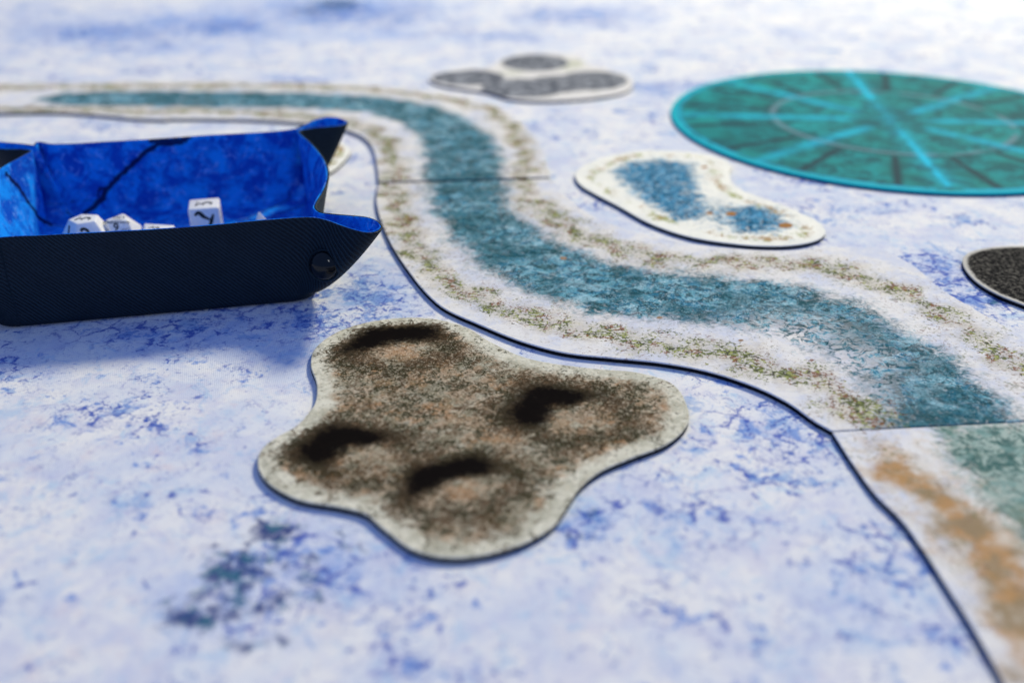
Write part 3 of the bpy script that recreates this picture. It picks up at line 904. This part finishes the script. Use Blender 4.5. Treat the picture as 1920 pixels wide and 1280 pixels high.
# outward: away from the tray's middle / downwards on the floor
if (nrm[0, -5] @ np.array([0, -1, 0])) < 0: nrm = -nrm


def layer(name, o0, o1, mat, attrs):
    """closed sheet between two offsets of the surface"""
    A_ = S + nrm * o0
    B_ = S + nrm * o1
    mid = S[:, -1:] + nrm[:, -1:] * ((o0 + o1) / 2) + np.array([0, 0, 0.00022])
    G_ = np.concatenate([A_, mid, B_[:, ::-1]], 1)
    n2 = G_.shape[1]
    F_ = grid_faces(NP, n2, closed=True)
    at = {}
    for k, v in attrs.items():
        v = v.reshape(NP, NR)
        at[k] = np.concatenate([v, v[:, -1:], v[:, ::-1]], 1).ravel()
    o = mesh_obj(name, G_.reshape(-1, 3), F_, mat, tray, attrs=at)
    return o


vlen = np.concatenate([[0], np.cumsum(np.linalg.norm(np.diff(S[NP // 20], axis=0), axis=1))])
peri = np.concatenate([[0], np.cumsum(np.linalg.norm(np.diff(S[:, NR * 2 // 3], axis=0), axis=1))])
WU = np.repeat(peri[:, None] * 100, NR, 1)
WV = np.repeat(vlen[None, :] * 100, NP, 0)
layer('outer_shell', 0.00005, 0.00095, M_OUT, {'wu': WU.ravel(), 'wv': WV.ravel()})


# dark lines in the felt colour, printed cracks and painted fold shade: traced on the inside of the far and left walls
def wall_hit(x, y, yloc=None, xloc=None):
    """where a traced place meets the far wall (y = yloc) or the left wall (x = xloc) in tray axes"""
    a = (x - 960) / FPX; b = -(y - 640) / FPX
    d = np.array([a, math.cos(TH) + b * math.sin(TH), -math.sin(TH) + b * math.cos(TH)])
    o = np.array([0, 0, CAM_H])
    dl = np.append(ROT @ d[:2], d[2]); ol_ = np.append(ROT @ (o[:2] - TC), o[2])
    t = (yloc - ol_[1]) / dl[1] if yloc is not None else (xloc - ol_[0]) / dl[0]
    return ol_ + dl * t


crk_fold = np.zeros(NP * NR)
SF = S.reshape(-1, 3)
SW = SF.copy(); SW[:, :2] = SF[:, :2] @ ROT + TC
_q = SW - np.array([0, 0, CAM_H])
_dep = _q[:, 1] * math.cos(TH) - _q[:, 2] * math.sin(TH)
SPX = 960 + FPX * _q[:, 0] / _dep
SPY = 640 - FPX * (_q[:, 1] * math.sin(TH) + _q[:, 2] * math.cos(TH)) / _dep


def on_wall(ln, pick):
    ids = np.where(pick)[0]
    ln = resample(np.array(ln, float), 40)
    return np.array([SF[ids[np.argmin((SPX[ids] - x) ** 2 + (SPY[ids] - y) ** 2)]] for x, y in ln])


def dist3(P, line):
    best = np.full(len(P), 1e9)
    for a, b in zip(line[:-1], line[1:]):
        d = b - a
        t = np.clip(((P - a) @ d) / max(d @ d, 1e-18), 0, 1)
        best = np.minimum(best, np.linalg.norm(P - a - t[:, None] * d, axis=1))
    return best


for ln, wd, am in [([(330, 262), (300, 268), (280, 281), (255, 300), (235, 320), (215, 340), (205, 350), (196, 360), (193, 372), (180, 382), (160, 398)], .0016, 1.15),
                   ([(283, 258), (300, 265), (335, 265), (352, 256)], .0022, 1.0), ([(290, 262), (330, 262)], .0022, .9), ([(208, 350), (190, 352), (184, 366), (190, 374)], .0010, .8),
                   ([(184, 374), (150, 377), (110, 381), (85, 384)], .0007, .6)]:
    L3 = on_wall(ln, (SF[:, 1] > .02) & (np.abs(SF[:, 0]) < hx))
    crk_fold = np.maximum(crk_fold, am * np.exp(-(dist3(SF, L3) / wd) ** 2))
for ln, wd, am in [([(8, 325), (35, 355), (50, 380), (62, 395), (70, 408), (95, 424)], .0015, 1.1)]:
    L3 = on_wall(ln, (SF[:, 0] < -.02) & (np.abs(SF[:, 1]) < hy))
    crk_fold = np.maximum(crk_fold, am * np.exp(-(dist3(SF, L3) / wd) ** 2))
layer('felt_lining', -0.00005, -0.00075, M_FELT, {'crack_fold': crk_fold})

# fuzz along the cut rim
rng = random.Random(3)
fv, ff = [], []
for i in range(2600):
    j = rng.randrange(NP)
    p = S[j, -1] + nrm[j, -1] * rng.uniform(-.0006, .0009)
    d = np.array([rng.uniform(-1, 1), rng.uniform(-1, 1), rng.uniform(0.2, 1.4)]); d /= np.linalg.norm(d)
    ln = rng.uniform(.0002, .0007)
    sd = np.cross(d, [0, 0, 1]); sd = sd / max(np.linalg.norm(sd), 1e-6) * .00004
    k = len(fv)
    fv += [p - sd, p + sd, p + d * ln + np.array([0, 0, .0001])]
    ff.append((k, k + 1, k + 2))
fz = mesh_obj('rim_fuzz', np.array(fv), ff, M_RUB, tray)
fz['kind'] = 'stuff'


def lathe(name, prof, n, mat, parent, mtx):
    V_, F_ = [], []
    for i in range(n):
        a = 2 * math.pi * i / n
        for r, z in prof: V_.append(mtx @ Vector((r * math.cos(a), r * math.sin(a), z)))
    F_ = grid_faces(n, len(prof), closed=True)
    return mesh_obj(name, np.array([tuple(v) for v in V_]), F_[:, ::1], mat, parent)


# press stud on the near wall, just before the pinched corner
def stud(xw, h):
    js = [j for j in range(NP) if S[j, -1, 1] < -.05]
    best = min(((j, i) for j in js for i in range(nfloor, NR)), key=lambda q: (abs(S[q[0], q[1], 0] - xw) + abs(S[q[0], q[1], 2] - h)) + (0 if nrm[q[0], q[1], 1] < -.5 else 1))
    p, n_ = S[best], nrm[best]
    return Vector(p), Vector(n_)


sw = wall_hit(612, 490, yloc=-.0745)
p, n_ = stud(sw[0], sw[2])
p = p + n_ * 0.0019
n_ = (Matrix.Rotation(-TR, 3, 'Z') @ Vector((-0.08, -0.98, 0.15))).normalized()
mt = Matrix.Translation(p) @ n_.to_track_quat('Z', 'Y').to_matrix().to_4x4()
rs = 0.0064
dome = [(rs * math.cos(t), 0.0003 + 0.0034 * math.sin(t)) for t in np.linspace(-0.5, math.pi / 2 - 0.001, 22)]
snap = lathe('snap_button', dome, 64, M_SNAP, tray, mt)
lathe('snap_ring', [(rs * 1.03, 0.0), (rs * 1.10, 0.0006), (rs * 1.13, 0.0007), (rs * 1.16, 0.0005), (rs * 1.18, -0.0003)], 64, M_OUT, tray, mt)

# ------------------------------------------------------------------ dice
FLOOR = 0.0021


def hull_die(pts, bev):
    bm = bmesh.new()
    for q in pts: bm.verts.new(q)
    bmesh.ops.convex_hull(bm, input=bm.verts)
    bmesh.ops.dissolve_limit(bm, angle_limit=0.05, verts=bm.verts, edges=bm.edges)
    bmesh.ops.recalc_face_normals(bm, faces=bm.faces)
    fn = [(f.normal.copy(), f.calc_center_median().copy()) for f in bm.faces]
    bmesh.ops.bevel(bm, geom=list(bm.edges), offset=bev, segments=3, profile=0.5, affect='EDGES')
    me = bpy.data.meshes.new('die_body')
    bm.to_mesh(me); bm.free()
    for p_ in me.polygons: p_.use_smooth = True
    me.materials.append(M_DIE)
    o = bpy.data.objects.new('die_body', me)
    COL.objects.link(o)
    me.set_sharp_from_angle(angle=math.radians(25))
    return o, fn


def text_mesh(txt, size, shear=0.0, bold=0.0):
    cu = bpy.data.curves.new('numeral', 'FONT')
    cu.body = txt; cu.size = size; cu.align_x = 'CENTER'; cu.align_y = 'CENTER'; cu.shear = shear; cu.offset = bold
    cu.extrude = 0.00002
    o = bpy.data.objects.new('t', cu); COL.objects.link(o)
    dg = bpy.context.evaluated_depsgraph_get(); dg.update()
    me = bpy.data.meshes.new_from_object(o.evaluated_get(dg))
    bpy.data.objects.remove(o)
    me.materials.clear(); me.materials.append(M_INK)
    return me


def ribbon_mesh(strokes, size):
    """calligraphic strokes with swelling width; points in a unit square"""
    V_, F_ = [], []
    for pts, w in strokes:
        Q = resample(np.array(pts, float), 18) * size
        d = np.gradient(Q, axis=0); d /= np.linalg.norm(d, axis=1, keepdims=True)
        nn = np.stack([-d[:, 1], d[:, 0]], 1)
        k0 = len(V_)
        for i in range(18):
            t = i / 17
            h = 1.35 * size * w * (0.15 + 0.85 * math.sin(math.pi * min(1, t * 0.9 + .1)) ** 0.8)
            V_.append((*(Q[i] - nn[i] * h), 0)); V_.append((*(Q[i] + nn[i] * h), 0))
            if i: F_.append((k0 + 2 * i - 2, k0 + 2 * i, k0 + 2 * i + 1, k0 + 2 * i - 1))
    me = bpy.data.meshes.new('numeral'); me.from_pydata(V_, [], F_); me.materials.append(M_INK)
    return me


def on_face(me, name, parent, n, c, up, dx=0.0, dy=0.0, lift=0.00006, rot=0.0):
    n = n.normalized()
    y = (up - n * up.dot(n)).normalized()
    x = y.cross(n)
    R_ = Matrix((x, y, n)).transposed().to_4x4()
    o = bpy.data.objects.new(name, me); COL.objects.link(o)
    o.parent = parent
    o.matrix_local = Matrix.Translation(c + n * lift + x * dx + y * dy) @ R_ @ Matrix.Rotation(rot, 4, 'Z')
    return o


def align(fn, pts, idx, yaw):
    """rotation bringing face idx to the top"""
    q = fn[idx][0].rotation_difference(Vector((0, 0, 1)))
    return Matrix.Rotation(yaw, 4, 'Z') @ q.to_matrix().to_4x4()


def make_die(pts, bev, label, x, y, yaw, up_face=True, zc=None, tilt=None):
    bm_o, fn = hull_die(pts, bev)
    if tilt is not None: Rm = tilt
    else: Rm = align(fn, pts, 0, yaw)
    bm_o.data.transform(Rm)
    fn = [(Rm.to_3x3() @ a, Rm @ b) for a, b in fn]
    zmin = min(v.co.z for v in bm_o.data.vertices)
    root = empty('die', (x, y, FLOOR - zmin), 0, label, 'die', 'white dice lying in the tray')
    bm_o.parent = root
    return root, fn


PHI = (1 + 5 ** .5) / 2
dode = [Vector((a, b, c)) for a in (-1, 1) for b in (-1, 1) for c in (-1, 1)]
for a in (-1, 1):
    for b in (-1, 1):
        dode += [Vector((0, a / PHI, b * PHI)), Vector((a / PHI, b * PHI, 0)), Vector((b * PHI, 0, a / PHI))]
icos = []
for a in (-1, 1):
    for b in (-1, 1):
        icos += [Vector((0, a, b * PHI)), Vector((a, b * PHI, 0)), Vector((b * PHI, 0, a))]

two = [([(-.42, .28), (-.25, .42), (-.02, .20), (.28, .02)], .07), ([(.40, .30), (.30, .05), (.18, -.25), (.0, -.45)], .06)]
three = [([(-.35, .40), (-.05, .30), (-.10, .05), (-.30, .02)], .06), ([(-.12, .04), (.12, -.10), (.02, -.36), (-.28, -.36)], .07), ([(.30, .40), (.18, .30)], .04)]
runes = [([(-.5, .1), (-.4, .3), (-.35, 0), (-.45, -.2)], .03), ([(-.2, .35), (-.1, 0), (-.2, -.3)], .03), ([(-.25, .1), (0, .2)], .02),
         ([(.1, .35), (.05, 0), (.15, -.3)], .03), ([(.0, -.1), (.3, .0)], .025), ([(.35, .3), (.45, 0), (.3, -.3)], .03), ([(.2, .2), (.5, .15)], .02), ([(-.45, -.35), (.45, -.38)], .02), ([(-.5, .42), (.5, .42)], .015)]
Yv, Zv = Vector((0, 1, 0)), Vector((0, 0, 1))


def front(fn, want):
    return max(fn, key=lambda q: q[0].normalized().dot(Vector(want).normalized()))


# six-sided die
s6 = .0079
x6, y6 = spot(382, 381, .0180)
cube = [Vector((a, b, c)) * s6 for a in (-1, 1) for b in (-1, 1) for c in (-1, 1)]
r6, fn = make_die(cube, .0011, 'white cube die with black curly numerals, tallest of the dice beside the far wall', x6, y6, 0, tilt=Matrix.Rotation(math.radians(13.5), 4, 'Z'))
n_, c = front(fn, (0, 0, 1)); on_face(ribbon_mesh(three, .0100), 'numeral', r6, n_, c, Yv, 0, 0, rot=math.radians(100))
n_, c = front(fn, (0, -1, 0)); on_face(ribbon_mesh(two, .0115), 'numeral', r6, n_, c, Zv, 0, .0010)
n_, c = front(fn, (1, 0, 0)); on_face(ribbon_mesh(three, .009), 'numeral', r6, n_, c, Zv)

# twelve-sided die
k12 = .0070
x12, y12 = spot(157, 409, .0215)
r12, fn = make_die([q * k12 for q in dode], .0007, 'white twelve-sided die, leftmost of the dice, showing a 1 and a 2', x12, y12, math.radians(20))
best = front([q for q in fn if .2 < q[0].z < .8], (0, -1, .3))
ang = math.atan2(best[0].x, -best[0].y)
Rm = Matrix.Rotation(-ang + math.radians(30), 4, 'Z')
r12.children[0].data.transform(Rm)
fn = [(Rm.to_3x3() @ a, Rm @ b) for a, b in fn]
n_, c = front(fn, (0, 0, 1)); on_face(ribbon_mesh(three, .0085), 'numeral', r12, n_, c, Yv, rot=1.5)
up_f = sorted([q for q in fn if q[0].z > .2 and q[0].z < .8], key=lambda q: q[0].y)[:2]
up_f.sort(key=lambda q: q[0].x)
for (n_, c), t in zip(up_f, ('1', '2')):
    on_face(text_mesh(t, .0085, -.3, .0003), 'numeral', r12, n_, c, Zv)
for (n_, c) in [q for q in fn if -.8 < q[0].z < -.2 and q[0].y < 0]:
    on_face(ribbon_mesh(runes, .0095), 'numeral', r12, n_, c, Zv)

# twenty-sided die
k20 = .0056
x20, y20 = spot(223, 410, .0185)
ic = [q * k20 for q in icos]
r20, fn = make_die(ic, .0006, 'white twenty-sided die with tiny lettering, second of the dice from the left', x20, y20, 0)
# turn so that one edge of the top face runs towards the camera
best = front([q for q in fn if .3 < q[0].z < .99], (0, -1, .6))
ang = math.atan2(best[0].x, -best[0].y)
Rm = Matrix.Rotation(-ang, 4, 'Z')
r20.children[0].data.transform(Rm)
fn = [(Rm.to_3x3() @ a, Rm @ b) for a, b in fn]
n_, c = front(fn, (0, 0, 1)); on_face(ribbon_mesh(runes, .0062), 'numeral', r20, n_, c, Yv, 0, -.0004)
n_, c = front([q for q in fn if .3 < q[0].z < .99], (0, -1, .6))
on_face(text_mesh('Q-WORKSHOP', .0020, 0, .00004), 'lettering', r20, n_, c, -Zv, 0, -.0020)
on_face(text_mesh('6', .0058, -.2, .0001), 'numeral', r20, n_, c, -Zv, 0, .0006)
for (n_, c) in [q for q in fn if -.3 < q[0].z < .5 and q[0].y < -.2]:
    on_face(ribbon_mesh(runes, .0048), 'numeral', r20, n_, c, Zv)

# eight-sided die
k8 = .0122
x8, y8 = spot(291, 431, .0150)
octa = [Vector(v) * k8 for v in [(1, 0, 0), (-1, 0, 0), (0, 1, 0), (0, -1, 0), (0, 0, 1), (0, 0, -1)]]
r8, fn = make_die(octa, .0007, 'white eight-sided die, only its top face showing over the near wall', x8, y8, math.radians(35))
n_, c = front(fn, (0, 0, 1)); on_face(ribbon_mesh(three, .0060), 'numeral', r8, n_, c, Yv, rot=1.2)

# four-sided die
k4 = .0094
x4, y4 = spot(486, 405, .0205)
tet = [Vector((1, 1, 1)) * k4, Vector((1, -1, -1)) * k4, Vector((-1, 1, -1)) * k4, Vector((-1, -1, 1)) * k4]
q = Vector((1, 1, 1)).rotation_difference(Vector((0, 0, 1))).to_matrix().to_4x4()
r4, fn = make_die(tet, .0010, 'white four-sided die, only its rounded tip showing over the near wall', x4, y4, 0, tilt=Matrix.Rotation(0.4, 4, 'Z') @ q)
for (n_, c) in fn:
    if n_.z > -.5: on_face(text_mesh('4', .005, -.2, .0001), 'numeral', r4, n_, c, Zv, 0, -.001)
